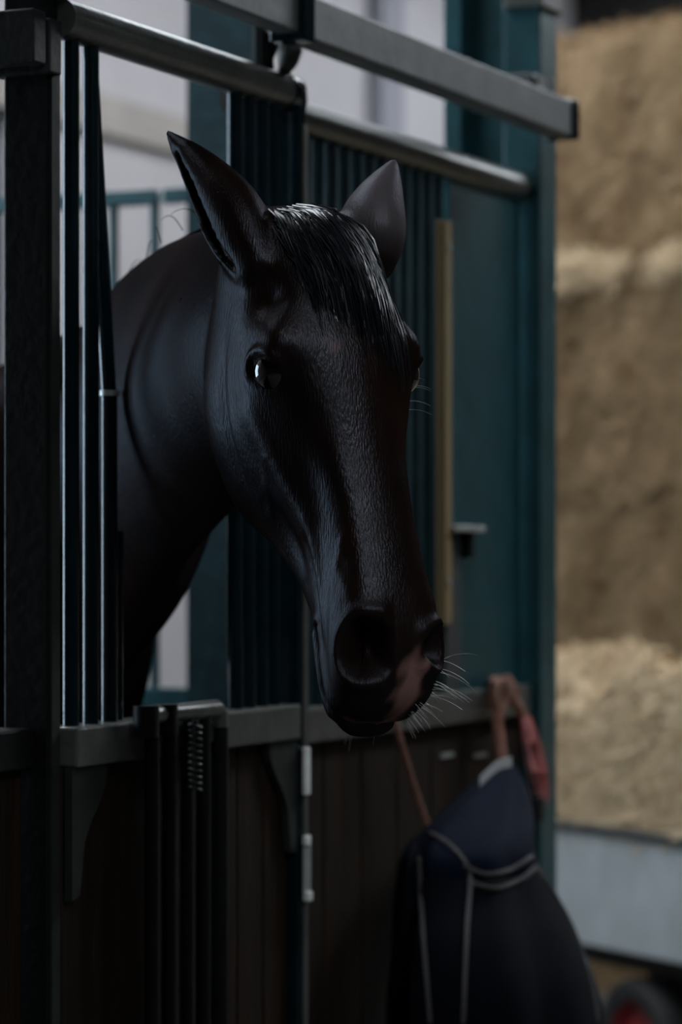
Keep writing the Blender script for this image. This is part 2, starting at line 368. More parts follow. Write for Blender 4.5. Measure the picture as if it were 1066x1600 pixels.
# ------------------------------------------------------------------ horse
POLL=pz(512,332,3.86)
hu=cw((.175,-.955,.27)).normalized()                    # poll -> muzzle
hl=cw((math.cos(math.radians(32)),.05,-math.sin(math.radians(32))))
hl=(hl-hu*hl.dot(hu)).normalized()                      # horse's left
hd=hu.cross(hl).normalized()                            # dorsal, out of the face
def HP(s,x,d): return POLL+hu*s+hl*x+hd*d
ST=[ # s, top, bottom, half widths at fractions of the height
(-.045,-.075,-.15,[.02,.035,.045,.048,.045,.035,.02]),
(-.02,-.04,-.18,[.044,.068,.082,.086,.08,.068,.046]),
(.0,-.02,-.205,[.05,.074,.09,.094,.088,.074,.052]),
(.06,.0,-.255,[.055,.082,.097,.098,.091,.078,.055]),
(.11,.012,-.295,[.060,.094,.108,.103,.094,.079,.052]),
(.165,.016,-.322,[.063,.102,.115,.108,.097,.079,.047]),
(.20,.016,-.334,[.062,.102,.115,.109,.097,.078,.046]),
(.25,.012,-.332,[.058,.092,.107,.106,.094,.074,.043]),
(.30,.008,-.316,[.053,.080,.093,.094,.086,.068,.04]),
(.345,.005,-.278,[.047,.069,.080,.081,.074,.059,.038]),
(.39,.004,-.225,[.042,.060,.070,.069,.062,.052,.037]),
(.435,.003,-.190,[.040,.057,.065,.063,.057,.049,.036]),
(.48,.003,-.172,[.041,.058,.065,.062,.056,.048,.035]),
(.53,.002,-.164,[.045,.063,.072,.068,.059,.049,.036]),
(.575,-.006,-.165,[.045,.066,.078,.072,.061,.051,.037]),
(.612,-.024,-.165,[.042,.062,.074,.070,.059,.049,.035]),
(.640,-.046,-.156,[.034,.051,.061,.060,.053,.043,.029]),
(.656,-.072,-.145,[.018,.030,.038,.040,.037,.029,.017]),
]
FR=np.array([.03,.12,.28,.45,.62,.78,.92])
flat=np.array([[s,t,b]+wd for s,t,b,wd in ST])
den=cr(flat,64)
hm=MB(); rings=[]
for row in den:
    s,t,b=row[:3]; wd=row[3:]
    pts=np.vstack([[0,t]]+[[max(wq,.003),t+(b-t)*fq] for wq,fq in zip(wd,FR)]+[[0,b]])
    full=np.vstack([pts,[[-x,d] for x,d in pts[-2:0:-1]]])
    cl_=np.vstack([full,full[:1]]); 
    c3=np.vstack([full[-1:],cl_,full[1:2]])
    out=[]
    for i in range(len(full)):
        p0,p1,p2,p3=c3[i],c3[i+1],c3[i+2],c3[min(i+3,len(c3)-1)]
        for f in (0,.5):
            out.append(.5*((2*p1)+(-p0+p2)*f+(2*p0-5*p1+4*p2-p3)*f*f+(-p0+3*p1-3*p2+p3)*f**3))
    rings.append([HP(s,x,d) for x,d in out])
hm.rings(rings)
# neck, chest, barrel, quarters: oval sections (centre, lateral dir, half width, top z, bottom z)
def oval(cx,cy,zt,zb,lat,hw,n=32,low=1.0,lean=0.0):
    L=Vector((lat[0],lat[1],0)).normalized(); F=Vector((L.y,-L.x,0)); R=[]
    for j in range(n):
        a=2*math.pi*j/n; c,s=math.cos(a),math.sin(a)
        zz=(zt+zb)/2+(zt-zb)/2*s
        k=hw*(1-.42*max(s,0)**1.5)*(1-(1-low)*max(-s,0))      # thinner crest
        R.append(Vector((cx,cy,zz))+L*(k*c)+F*(lean*s))
    return R
pA=pz(478,500,3.90); pB=pz(405,600,4.03); pB2=pz(335,640,4.20); pC=pz(257,680,4.42); pD=pz(196,760,4.66)
dirn=(pA-pC); nl=Vector((-dirn.y,dirn.x,0)).normalized()
nk=[oval(pA.x,pA.y,1.850,1.63,nl,.070),
    oval(pB.x,pB.y,1.893,1.56,nl,.084,low=.9),
    oval(pB2.x,pB2.y,1.910,1.485,nl,.097,low=.8),
    oval(pC.x,pC.y,1.905,1.395,nl,.098,low=.75),
    oval(pD.x,pD.y,1.870,1.265,nl,.128,low=.75)]
bdir=Vector((.50,.866,0)).normalized(); bl=Vector((-bdir.y,bdir.x,0))
sh=Vector((pD.x+.10,pD.y+.22,0))
nk.append(oval(sh.x,sh.y,1.775,1.0,bl,.235))
nk.append(oval(sh.x+bdir.x*.2,sh.y+bdir.y*.2,1.735,.9,bl,.275))
nmb=MB().rings([list(r) for r in nk])
# refine neck with spline along its length
nk_np=np.array([[list(q) for q in r] for r in nk]).reshape(len(nk),-1)
nk_d=cr(nk_np,40).reshape(40,-1,3)
neck=MB().rings([[Vector(q) for q in r] for r in nk_d])
bo=[(0.0,1.70,1.05,.20),(.12,1.74,.93,.27),(.35,1.735,.86,.30),(.65,1.66,.82,.335),(.95,1.65,.84,.34),(1.2,1.69,.92,.32),(1.42,1.69,1.0,.29),(1.58,1.60,1.08,.22),(1.66,1.48,1.2,.1)]
bo_np=np.array([[list(q) for q in oval(sh.x+bdir.x*t,sh.y+bdir.y*t,a,b,bl,h)] for t,a,b,h in bo]).reshape(len(bo),-1)
barrel=MB().rings([[Vector(q) for q in r] for r in cr(bo_np,40).reshape(40,-1,3)])
legs=[]
for t,side,hind in ((.12,1,0),(.12,-1,0),(1.38,1,1),(1.38,-1,1)):
    o=sh+bdir*t+bl*(.15*side)
    def q(f,z): return Vector((o.x+bdir.x*f,o.y+bdir.y*f,z))
    if not hind: P=[q(0,1.15),q(.02,.9),q(.0,.52),q(.0,.46),q(.01,.2),q(-.02,.13),q(-.05,.02)]; R=[.13,.085,.05,.05,.032,.042,.06]
    else: P=[q(0,1.3),q(-.08,.98),q(.1,.62),q(.12,.54),q(.08,.2),q(.04,.13),q(.01,.02)]; R=[.2,.13,.055,.055,.035,.042,.06]
    legs.append(MB().tube(P,R,14))
def ear(base, tip, opening, wmax, n=26):
    base,tip=Vector(base),Vector(tip); ax=(tip-base); Ln=ax.length; ax.normalize()
    o=Vector(opening); o=(o-ax*o.dot(ax)).normalized(); sd=ax.cross(o).normalized()
    prof=cr(np.array([[0,.62,1.0],[.12,.82,.9],[.28,1.0,.75],[.45,.97,.66],[.62,.78,.6],[.78,.53,.66],[.9,.30,.9],[1.0,.10,1]]),n)
    V=MB(); rings=[]
    for t,wf,close in prof:
        r=max(wmax*wf,.004); th=.0055 if t<.9 else .0045
        sp=math.radians(178*close+118*(1-close)); c=base+ax*(Ln*t)
        bend=-o*(.012*math.sin(t*math.pi))
        m=14; ring=[]
        for i in range(m):
            a=-sp+2*sp*i/(m-1); ring.append(c+bend+(-o*math.cos(a)*.85+sd*math.sin(a))*r)
        ri=max(r-2*th,.0015) if t<.84 else .0008
        for i in range(m-1,-1,-1):
            a=-sp+2*sp*i/(m-1); ring.append(c+bend+(-o*math.cos(a)*.85+sd*math.sin(a))*ri)
        rings.append(ring)
    return V.rings(rings)
EARR=(HP(.075,-.080,-.055), pz(259,203,3.98)); EARL=(HP(.062,.082,-.055), pz(617,249,3.98))
earR=ear(*EARR, cw((-.75,-.45,.45)), .052)     # viewer's left
earL=ear(*EARL, cw((.8,.1,-.45)), .053)
allm=MB()
for m_ in (hm,neck,barrel,earR,earL,*legs): allm.add(m_.v,m_.f)
tmp=link('tmp_body',allm.mesh('tmp_body'),None)
md=tmp.modifiers.new('r','REMESH'); md.mode='VOXEL'; md.voxel_size=.0042; md.adaptivity=0
dg=bpy.context.evaluated_depsgraph_get(); me=bpy.data.meshes.new_from_object(tmp.evaluated_get(dg))
bpy.data.objects.remove(tmp)
nV=len(me.vertices); co=np.zeros(nV*3); me.vertices.foreach_get('co',co); co=co.reshape(-1,3)
ed=np.zeros(len(me.edges)*2,dtype=np.int64); me.edges.foreach_get('vertices',ed); ed=ed.reshape(-1,2)
deg=np.bincount(ed.ravel(),minlength=nV).astype(float)[:,None]
def hcoord(c):
    q=c-np.array(POLL); return q@np.array(hu), q@np.array(hl), q@np.array(hd)
def lap(c, it, wgt):
    for _ in range(it):
        sm=np.zeros_like(c); np.add.at(sm,ed[:,0],c[ed[:,1]]); np.add.at(sm,ed[:,1],c[ed[:,0]])
        c=c+wgt[:,None]*(sm/deg-c)
    return c
def bc(c,it,wgt):           # smoothing without numpy add.at cost
    for _ in range(it):
        sm=np.stack([np.bincount(ed[:,0],c[ed[:,1],k],nV)+np.bincount(ed[:,1],c[ed[:,0],k],nV) for k in range(3)],1)
        c=c+wgt[:,None]*(sm/deg-c)
    return c
s_,x_,d_=hcoord(co)
isear=(s_<.03)&(np.abs(x_)>.055)&(d_>-.13)
wt=np.where(isear,.18,.6); co=bc(co,14,wt)
nd=np.array((pA-pC).normalized()); nd[2]=0; wn=np.clip(-((co-np.array(pB))@nd)/.08,0,1)*.6*(co[:,2]>.9)*(~isear); co=bc(co,150,wn)
def normals(c):
    me.vertices.foreach_set('co',c.ravel()); me.update()
    n=np.zeros(nV*3); me.vertex_normals.foreach_get('vector',n) if hasattr(me,'vertex_normals') else me.vertices.foreach_get('normal',n)
    return n.reshape(-1,3)
s_,x_,d_=hcoord(co); head=(s_>.02)&(s_<.75)&(np.abs(x_)<.16)&(d_>-.31)&(d_<.08)
nr=normals(co); disp=np.zeros(nV); ax_=np.abs(x_)
def bump(c,r,amt):
    global disp
    r=r if hasattr(r,'__len__') else (r,r,r)
    g=np.exp(-(((s_-c[0])/r[0])**2+((ax_-c[1])/r[1])**2+((d_-c[2])/r[2])**2)); disp+=amt*g*head
def ridge(a,b,r,amt,taper=False):
    global disp
    a=np.array(a);b=np.array(b);P=np.stack([s_,ax_*.3,d_],1);a=a*np.array([1,.3,1]);b=b*np.array([1,.3,1]);t=np.clip(((P-a)@(b-a))/((b-a)@(b-a)),0,1)
    dd=np.linalg.norm(P-(a+t[:,None]*(b-a)),axis=1); disp+=amt*np.exp(-(dd/r)**2)*head*(np.sin(np.pi*np.clip(t,.02,.98))**.6 if taper else 1)
EYE=(.205,.108,-.046)
bump((.176,.115,-.016),(.034,.045,.024),.018)            # brow / orbit
bump((.215,.10,-.075),(.04,.05,.03),.004)
bump((.108,.1,-.03),(.026,.04,.026),-.014)          # hollow above the eye
bump((.30,.06,-.02),(.05,.03,.03),-.004)
ridge((.22,.105,-.10),(.42,.064,-.075),.020,.007,True)    # facial crest
bump((.36,.07,-.045),(.07,.05,.022),-.005)
bump((.19,.09,-.20),(.09,.06,.07),.010)               # cheek muscle
ridge((.12,.1,-.13),(.36,.085,-.19),.010,-.004,True)
ridge((.33,.07,-.15),(.45,.05,-.125),.020,-.008,True)      # hollow ahead of the cheek
ridge((.36,.06,-.21),(.50,.045,-.15),.012,.005,True)
ridge((.38,.065,-.07),(.55,.06,-.085),.010,.005,True)    # muscle strap to the nostril
ridge((.42,.05,-.09),(.55,.05,-.10),.009,-.003)
for (a,b) in (((.44,.05,-.02),(.50,.05,-.05)),((.50,.05,-.05),(.55,.055,-.06)),((.47,.052,-.035),(.53,.045,-.015))): ridge(a,b,.005,.0022)
ridge((.30,.08,-.10),(.36,.07,-.16),.006,.002)
# eye opening
eu=(s_-EYE[0]); ew=(d_-EYE[2]); e1=eu*.87+ew*.5; e2=-eu*.5+ew*.87
rr=np.sqrt((e1/.023)**2+(e2/.018)**2); side=np.exp(-((ax_-.11)/.07)**2)*head*(ax_>.06)
disp+=side*(.0042*np.exp(-((rr-1.28)/.26)**2)*(1+.8*np.tanh(-(eu)/.008)))
# nostril
NOS=(.580,.050,-.024)
nu=(s_-NOS[0]); nw=(d_-NOS[2]); a0=math.radians(-22); n1=nu*math.cos(a0)+nw*math.sin(a0); n2=-nu*math.sin(a0)+nw*math.cos(a0)
rn=np.sqrt((n1/.040)**2+((n2)/.0200)**2)*np.where(x_>0,1.5,1.0); ns=head*np.clip((ax_-.014)/.014,0,1)
disp+=ns*(.0065*np.exp(-((rn-1.15)/.25)**2)-.046*np.exp(-(rn/.85)**7))
# mouth
lipw=.0062
ridge((.525,.05,-.122),(.60,.055,-.124),lipw,-.012); ridge((.60,.055,-.124),(.645,.04,-.116),lipw,-.013)
ridge((.645,.04,-.116),(.675,.0,-.106),lipw,-.012)
ridge((.53,.045,-.140),(.63,.045,-.138),.010,.007); ridge((.53,.055,-.104),(.63,.055,-.102),.010,.006)
bump((.665,0,-.128),(.022,.06,.018),.013)
bump((.516,.05,-.122),(.009,.03,.012),.005)
bump((.575,0,-.175),(.03,.04,.02),.006)
lines=np.sin(s_*500-d_*800)*.0011*np.exp(-(((s_-.535)/.04)**2+((d_+.115)/.03)**2))*(ax_>.02); disp+=lines*head
co=co+nr*disp[:,None]
s_,x_,d_=hcoord(co)
co=bc(co,2,np.where(isear,.05,.35)*np.where(np.abs(disp)>.0001,1,.5))
me.vertices.foreach_set('co',co.ravel()); me.update()
me.polygons.foreach_set('use_smooth',np.ones(len(me.polygons),dtype=bool))
s_,x_,d_=hcoord(co)
# markings: pale snip between the nostrils, pale lip edge
nzs=.006*np.sin(s_*210+x_*90)+.005*np.sin(x_*260-d_*120)
sn=np.clip(1.9-np.sqrt(((s_-.628+.4*(x_-.012))/.038)**2+((x_-.014+nzs*.7)/.020)**2)*1.6,0,1)*((d_>-.11)&(s_>.55)&(s_<.72))
lip=np.clip(1-np.abs((d_+.100-.25*np.clip(.66-s_,0,.05))/.008),0,1)*((s_>.62)&(s_<.72)&(np.abs(x_+.005)<.045))*.4
spots=np.zeros(nV)
for (sx_,sy_,rad_,amt_) in ((524,541,.0085,.30),(512,531,.006,.15),(577,520,.006,.22),(573,507,.006,.18),(470,521,.003,.35),(440,519,.0025,.4)):
    dv=pz(sx_,sy_,1)-CAM; dv=np.array(dv/dv.length); q=co-np.array(CAM); al=q@dv; pd=np.linalg.norm(q-al[:,None]*dv,axis=1); spots=np.maximum(spots,amt_*np.clip(1.5-1.2*pd/rad_,0,1)*(al<4.0)*(d_>-.06))
sn=np.maximum(sn,spots)
at=me.attributes.new('snip','FLOAT','POINT'); at.data.foreach_set('value',np.maximum(sn,lip).astype(np.float32))
skin=np.clip((s_-.50)/.08,0,1)*((np.abs(x_)<.14)&(d_>-.25)&(s_<.8))
at=me.attributes.new('muzzle','FLOAT','POINT'); at.data.foreach_set('value',skin.astype(np.float32))

# paler hair inside the right ear, painted light sheen on the left ear's back
ear_hair_sheen=np.zeros(nV); nr=normals(co)
for (bs,tp_,am) in ((EARR[0],EARR[1],.12),(EARL[0],EARL[1],-.6)):
    ax3=np.array(tp_-bs); Ln=np.linalg.norm(ax3); ax3=ax3/Ln; q=co-np.array(bs); t=(q@ax3)/Ln; rad=q-(q@ax3)[:,None]*ax3
    dist=np.linalg.norm(rad,axis=1); inn=(-(rad*nr).sum(1)/np.maximum(dist,1e-4))
    ear_hair_sheen=np.maximum(ear_hair_sheen,np.clip(inn*2*np.sign(am)+.3,0,1)*abs(am)*np.clip((t-.08)/.3,0,1)*((t<1.0)&(dist<.07)))
at=me.attributes.new('inner','FLOAT','POINT'); at.data.foreach_set('value',ear_hair_sheen.astype(np.float32))
def coat_material():
    m=bpy.data.materials.new('black_bay_coat'); m.use_nodes=True; nt=m.node_tree; b=nt.nodes['Principled BSDF']; N=nt.nodes.new; Lk=nt.links.new
    tc=N('ShaderNodeTexCoord'); nz=N('ShaderNodeTexNoise'); nz.inputs['Scale'].default_value=5; nz.inputs['Detail'].default_value=5; Lk(tc.outputs['Object'],nz.inputs[0])
    rp=N('ShaderNodeValToRGB'); rp.color_ramp.elements[0].position=.35; rp.color_ramp.elements[1].position=.75
    rp.color_ramp.elements[0].color=(.0032,.0022,.0020,1); rp.color_ramp.elements[1].color=(.017,.0070,.0036,1); Lk(nz.outputs[0],rp.inputs[0])
    a=N('ShaderNodeAttribute'); a.attribute_name='snip'; mx=N('ShaderNodeMix'); mx.data_type='RGBA'
    Lk(a.outputs['Fac'],mx.inputs['Factor']); Lk(rp.outputs[0],mx.inputs[6]); mx.inputs[7].default_value=(.28,.15,.125,1); Lk(mx.outputs[2],b.inputs['Base Color'])
    a2=N('ShaderNodeAttribute'); a2.attribute_name='muzzle'
    n3=N('ShaderNodeTexNoise'); n3.inputs['Scale'].default_value=30; Lk(tc.outputs['Object'],n3.inputs[0])
    mr=N('ShaderNodeMapRange'); mr.inputs[3].default_value=.22; mr.inputs[4].default_value=.42; Lk(n3.outputs[0],mr.inputs[0])
    ad=N('ShaderNodeMath'); ad.operation='MULTIPLY_ADD'; ad.inputs[1].default_value=.12; Lk(a2.outputs['Fac'],ad.inputs[0]); Lk(mr.outputs[0],ad.inputs[2]); Lk(ad.outputs[0],b.inputs['Roughness'])
    b.inputs['Specular IOR Level'].default_value=0
    mp=N('ShaderNodeMapping'); mp.inputs['Scale'].default_value=(420,420,70); Lk(tc.outputs['Object'],mp.inputs[0])
    n2=N('ShaderNodeTexNoise'); n2.inputs['Scale'].default_value=1; n2.inputs['Detail'].default_value=3; Lk(mp.outputs[0],n2.inputs[0])
    bp=N('ShaderNodeBump'); bp.inputs['Strength'].default_value=.28; bp.inputs['Distance'].default_value=.004; Lk(n2.outputs[0],bp.inputs['Height']); Lk(bp.outputs[0],b.inputs['Normal'])
    gl=N('ShaderNodeBsdfGlossy'); gl.inputs['Color'].default_value=(.0175,.0185,.0215,1); Lk(ad.outputs[0],gl.inputs['Roughness']); Lk(bp.outputs[0],gl.inputs['Normal'])
    ads=N('ShaderNodeAddShader'); Lk(b.outputs[0],ads.inputs[0]); Lk(gl.outputs[0],ads.inputs[1]); Lk(ads.outputs[0],nt.nodes['Material Output'].inputs[0])
    a4=N('ShaderNodeAttribute'); a4.attribute_name='inner'; m4=N('ShaderNodeMix'); m4.data_type='RGBA'
    Lk(a4.outputs['Fac'],m4.inputs['Factor']); Lk(mx.outputs[2],m4.inputs[6]); m4.inputs[7].default_value=(.16,.14,.15,1); Lk(m4.outputs[2],b.inputs['Base Color'])
    return m
M['coat']=coat_material()
M['hair']=mat('black_hair',(.006,.008,.012),.27,0,.3,30,0,50,spec=1.0)
M['eye']=mat('dark_eye',(.004,.003,.003),.04,0,.3,30,0,50,spec=.6,coat=.6)
M['sclera']=mat('eye_white',(.16,.18,.2),.15,0,.1,30,0,50)
M['whisker']=mat('pale_whisker',(.42,.42,.4),.35,0,.1,30,0,50)
horse=empty('horse',(sh.x,sh.y,0),'dark bay horse with a pink snip putting its head out of the stall','horse')
body=link('body',me,M['coat'],horse)
bvh=BVHTree.FromPolygons([Vector(c) for c in co],[tuple(p.vertices) for p in me.polygons])
def uvs(c, r, n=24, m=14):
    mb=MB(); rings=[]
    for i in range(1,m):
        ph=math.pi*i/m; rings.append([Vector(c)+Vector((math.sin(ph)*math.cos(2*math.pi*j/n),math.sin(ph)*math.sin(2*math.pi*j/n),math.cos(ph)))*r for j in range(n)])
    return mb.rings(rings)
for sgn in (-1,1):
    c=HP(EYE[0],sgn*(EYE[1]-.0085),EYE[2])
    hit=bvh.ray_cast(HP(EYE[0],sgn*.2,EYE[2]),-hl*sgn)[0]
    dep=(hit-POLL).dot(hl)*sgn if hit else EYE[1]
    c=HP(EYE[0],sgn*(dep-.0185),EYE[2]+.0)
    e=uvs(c,.0275).build('eye',M['eye'],horse,True)
# hair
def strands(lst, n=4):
    mb=MB()
    for P,r in lst:
        k=len(P); mb.tube(P,[r*(1-.85*(i/(k-1))**1.6)+.0001 for i in range(k)],n,False)
    return mb
fl=[]
clumps=[(random.random(),random.gauss(0,.008)) for _ in range(60)]
for i in range(1700):
    u0,off=random.choice(clumps); u=min(1,max(0,u0+random.gauss(0,.02)))
    x0=-.060+.100*u+random.gauss(0,.003); s0=.012+random.gauss(0,.012)-.012*math.sin(u*3.1)
    tx=-.045+.115*u+off*1.5+random.gauss(0,.004); Ln=random.uniform(.10,.17)*(0.75+.6*u)
    pts=[]; lift=random.uniform(.003,.024)*(.5+math.sin(u*3.1)*.6); wav=off*.5+random.gauss(0,.002)
    for k in range(9):
        t=k/8; s=s0+Ln*t; x=x0+(tx-x0)*t**.9+wav*math.sin(t*5)
        o=HP(s,x,.14); h=bvh.ray_cast(o,-hd)[0]
        if h is None: h=HP(s,x,-.02)
        pts.append(h+hd*(.0008+lift*math.sin(math.pi*min(1,t*.88+.10))))
    fl.append((pts,random.uniform(.0006,.0012)))
for i in range(12):      # loose wisps at the viewer's left edge
    x0=-.055+random.gauss(0,.006); pts=[]
    for k in range(9):
        t=k/8; s=.01+.13*t; h=bvh.ray_cast(HP(s,x0+.012*t+.01*math.sin(3*t+i),.14),-hd)[0]
        pts.append((h or HP(s,x0,0))+hd*(.004+.016*math.sin(2.6*t)))
    fl.append((pts,.0007))
strands(fl).build('forelock',M['hair'],horse,True)['kind']='stuff'
# mane along the crest, lying over the far side
mn=[]
crest=[r[int(len(r)*.25)] for r in nk_d]
for i in range(520):
    t=random.random()*30; j=int(t); base=Vector(crest[j])*(1-(t-j))+Vector(crest[min(j+1,39)])*(t-j)
    sidev=nl*-1; 
    if (sidev.dot(RD))<0: sidev=-sidev
    Ln=random.uniform(.10,.24); pts=[]
    for k in range(7):
        f=k/6; p=base+Vector((0,0,.012*math.sin(f*2.4)))+sidev*(.02+.085*f)+Vector((0,0,-Ln*f*f))
        q=bvh.find_nearest(p)
        if q[0] is not None and (p-q[0]).dot(q[1])<.004: p=q[0]+q[1]*.005
        pts.append(p)
    mn.append((pts,random.uniform(.0009,.0016)))
for i in range(5):
    t=14+i*3.1; j=int(t); base=Vector(crest[j]); pts=[base+RD*(-.05*f+.02*i*f)+UD*(.018*math.sin(f*2.6)+.004*i*f)+TD*(.02*f) for f in np.linspace(0,1,7)]; mn.append((pts,.0008))
strands(mn).build('mane',M['hair'],horse,True)['kind']='stuff'
wk=[]
def whisk(s,x,d,dirv,Ln,r=.00045):
    o=HP(s,x,d); q=bvh.find_nearest(o); p0=q[0]; nrm=q[1]; dv=(nrm*.6+dirv).normalized()
    P=[p0+dv*(Ln*f)+Vector((0,0,-1))*(Ln*.35*f*f) for f in np.linspace(0,1,7)]; wk.append((P,r))
for i in range(16): whisk(.58+random.uniform(0,.08),.075,-.05+random.uniform(-.05,.02),cw((.8,.0+random.gauss(0,.2),.2)),random.uniform(.02,.05))
for i in range(26): whisk(.655+random.uniform(-.02,.03),.05+random.uniform(-.02,.02),-.07+random.uniform(-.03,.02),cw((.8,-.25+random.gauss(0,.15),.1)),random.uniform(.01,.024),.00035)
for i in range(14): whisk(.66+random.uniform(-.05,.03),random.uniform(-.04,.02),-.16,cw((random.gauss(0,.15),-1,0)),random.uniform(.008,.02),.00035)
for i in range(5): whisk(.20+random.uniform(-.03,.06),.12,-.05,cw((.7,.3,.2)),random.uniform(.02,.035),.0003)
strands(wk,3).build('whiskers',M['whisker'],horse,True)['kind']='stuff'

# ------------------------------------------------------------------ rug hanging from the rail
ZP0=YF-.045
rs=[(1192,788,16),(1215,782,36),(1250,770,62),(1290,752,84),(1325,742,94),(1360,744,98),(1400,752,112),(1450,760,130),(1520,770,148),(1600,780,160),(1700,786,166),(1790,788,166)]
def rug_section(y,c,hw,grow=0.0,fold=.05,n=44):
    Zg=5.5; hwm=hw*Zg/FPX+grow; hy=hwm/math.sqrt((1.6*.413)**2+.911**2); hx=1.6*hy
    cy=ZP0-.03-hy; p=py_(c,y,cy); R=[]
    for j in range(n):
        a=2*math.pi*j/n; k=1+fold*math.sin(7*a+y*.004)+fold*.6*math.sin(11*a-.5+y*.006)
        R.append(Vector((p.x+hx*math.cos(a)*k,cy+hy*math.sin(a)*min(k,1.03),p.z)))
    return R
rug=empty('horse_rug',py_(770,1700,-.1),'dark navy horse rug with grey piping hung bunched on ropes from the rail','rug')
rug.location.z=.2
def rugloft(rows,name,m,grow,fold):
    R=[rug_section(*r,grow=grow,fold=fold) for r in rows]
    A=np.array([[list(q) for q in r] for r in R]).reshape(len(R),-1); A=cr(A,len(R)*4)
    return MB().rings([[Vector(q) for q in r] for r in A.reshape(len(A),-1,3)])
hood=rugloft(rs[:6],'lining',M['ruginner'],0,.04)
hood.build('lining',M['ruginner'],rug,True)
drp=rugloft(rs[5:],'drape',M['rug'],.003,.05)
drp.build('drape',M['rug'],rug,True)
lf=[(1300,668,8),(1312,664,22),(1340,668,40),(1400,672,52),(1500,674,58),(1650,676,60),(1790,676,60)]
lfo=rugloft(lf,'side_fold',M['rug'],0,.08); lfo.build('side_fold',M['rug'],rug,True)
rv=hood.v+drp.v+lfo.v; rf=list(hood.f)+[tuple(i+len(hood.v) for i in q) for q in drp.f]+[tuple(i+len(hood.v)+len(drp.v) for i in q) for q in lfo.f]
rb=BVHTree.FromPolygons([Vector(q) for q in rv],rf)
def onrug(pts,n=26):
    out=[]
    for x,y in cr(np.array(pts,float),n):
        dv=(pz(x,y,1)-CAM).normalized(); h=rb.ray_cast(CAM,dv)[0]
        if h: out.append(h-dv*.004)
    return out
for pts in ([(672,1302),(700,1318),(725,1345),(735,1375),(730,1450),(724,1599)],[(724,1352),(760,1366),(800,1358),(832,1338)],[(733,1378),(775,1388),(815,1374),(838,1354)],[(655,1340),(660,1450),(672,1598)],[(838,1356),(868,1400),(895,1450),(920,1520),(934,1596)]):
    P=onrug(pts)
    if len(P)>3: MB().tube(P,.0045,6).build('piping',M['piping'],rug,True)
st=[(750,1220),(775,1196),(797,1188)]
sP=onrug([(752,1222),(768,1206),(786,1196),(800,1200)],10)
P=[pz(x,y,5.36) for x,y in cr(np.array([(750,1222),(766,1206),(782,1194),(800,1190)],float),10)]
MB().rings([[p+UD*.009+TD*.003,p+UD*.009-TD*.003,p-UD*.009-TD*.003,p-UD*.009+TD*.003] for p in P]).build('pale_strap',M['strap'],rug)
# ropes
def rope(path,r,n=60,turns=14):
    P=[Vector(q) for q in cr(np.array([list(p) for p in path]),n)]; mb=MB()
    for k in range(3):
        Q=[]
        for i,p in enumerate(P):
            t=(P[min(i+1,n-1)]-P[max(i-1,0)]).normalized(); a=t.cross(Vector((.3,.2,.93))).normalized(); b=t.cross(a); an=2*math.pi*(turns*i/n+k/3)
            Q.append(p+(a*math.cos(an)+b*math.sin(an))*r*.5)
        mb.tube(Q,r*.58,6)
    return mb
lr=empty('lead_rope',py_(640,1200,YF-.07),'thin brown rope slanting down from the rail to the rug','rope')
rope([py_(600,1078,YF-.0),py_(604,1086,YF-.042),py_(614,1120,YF-.048),py_(632,1180,YF-.055),py_(652,1245,YF-.065),py_(674,1304,YF-.085)],.007).build('strand',M['ropeb'],lr,True)
kx=py_(785,1075,YF-.03)
kr=empty('knotted_rope',kx,'faded red rope knotted round the rail end above the rug','rope')
rope([py_(772,1100,YF-.045),py_(772,1072,YF-.045),py_(775,1062,YF),py_(790,1060,YF),py_(796,1072,YF-.05),py_(790,1095,YF-.055),py_(778,1110,YF-.055),py_(772,1085,YF-.05),py_(786,1064,YF-.03),py_(803,1078,YF-.055),py_(802,1098,YF-.058)],.011,90,20).build('knot',M['ropeb'],kr,True)
rope([py_(776,1100,YF-.055),py_(778,1130,YF-.06),py_(781,1160,YF-.07),py_(785,1192,YF-.085)],.011).build('strand',M['rope'],kr,True)
rope([py_(796,1085,YF-.06),py_(814,1112,YF-.07),py_(828,1150,YF-.075),py_(838,1190,YF-.08)],.011).build('strand',M['rope'],kr,True)
fray=[]
for i in range(70):
    ox=random.gauss(0,5); fray.append(([py_(822+ox*.5,1118,YF-.075),py_(832+ox,1160,YF-.08+random.gauss(0,.012)),py_(841+ox*1.2,1205,YF-.085+random.gauss(0,.014)),py_(848+ox,1248+random.gauss(0,7),YF-.09+random.gauss(0,.01))],.0028))
strands(fray,5).build('frayed_end',M['ropep'],kr,True)['kind']='stuff'
b0=py_(838,1262,YF-.10); MB().box((b0.x-.02,b0.y-.012,b0.z-.03),(b0.x+.02,b0.y+.012,b0.z+.022),.006).build('buckle',M['black'],kr)

# ------------------------------------------------------------------ trailer and hay beyond the stalls
tdir=Vector((.597,.803,0)).normalized(); away=Vector((.803,-.597,0)).normalized()
def frame(origin,tdir=tdir,away=away): # local x = right in view (-tdir), y = away, z = up
    m=Matrix.Identity(4); m.col[0][:3]=-tdir; m.col[1][:3]=away; m.col[2][:3]=(0,0,1); m.col[3][:3]=(origin.x,origin.y,0); return m
To=pz(905,870,8.0); FT=frame(To)
def put(mb,F): mb.v=[tuple(F@Vector(q)) for q in mb.v]; return mb
def zat(y,Z): return CAM.z+(HORY-y)/FPX*Z
tz1=zat(1287,8.0); tz0=zat(1474,8.0)
tr=empty('hay_trailer',(To.x,To.y,0),'low galvanised trailer with a plain side board and small red wheels','trailer')
put(MB().box((-1.1,0,tz0),(1.4,.03,tz1-.012),.004),FT).build('side_board',M['bed'],tr)
put(MB().box((-1.1,-.012,tz1-.022),(1.4,.045,tz1+.004),.004),FT).build('top_edge',M['capsteel'],tr)
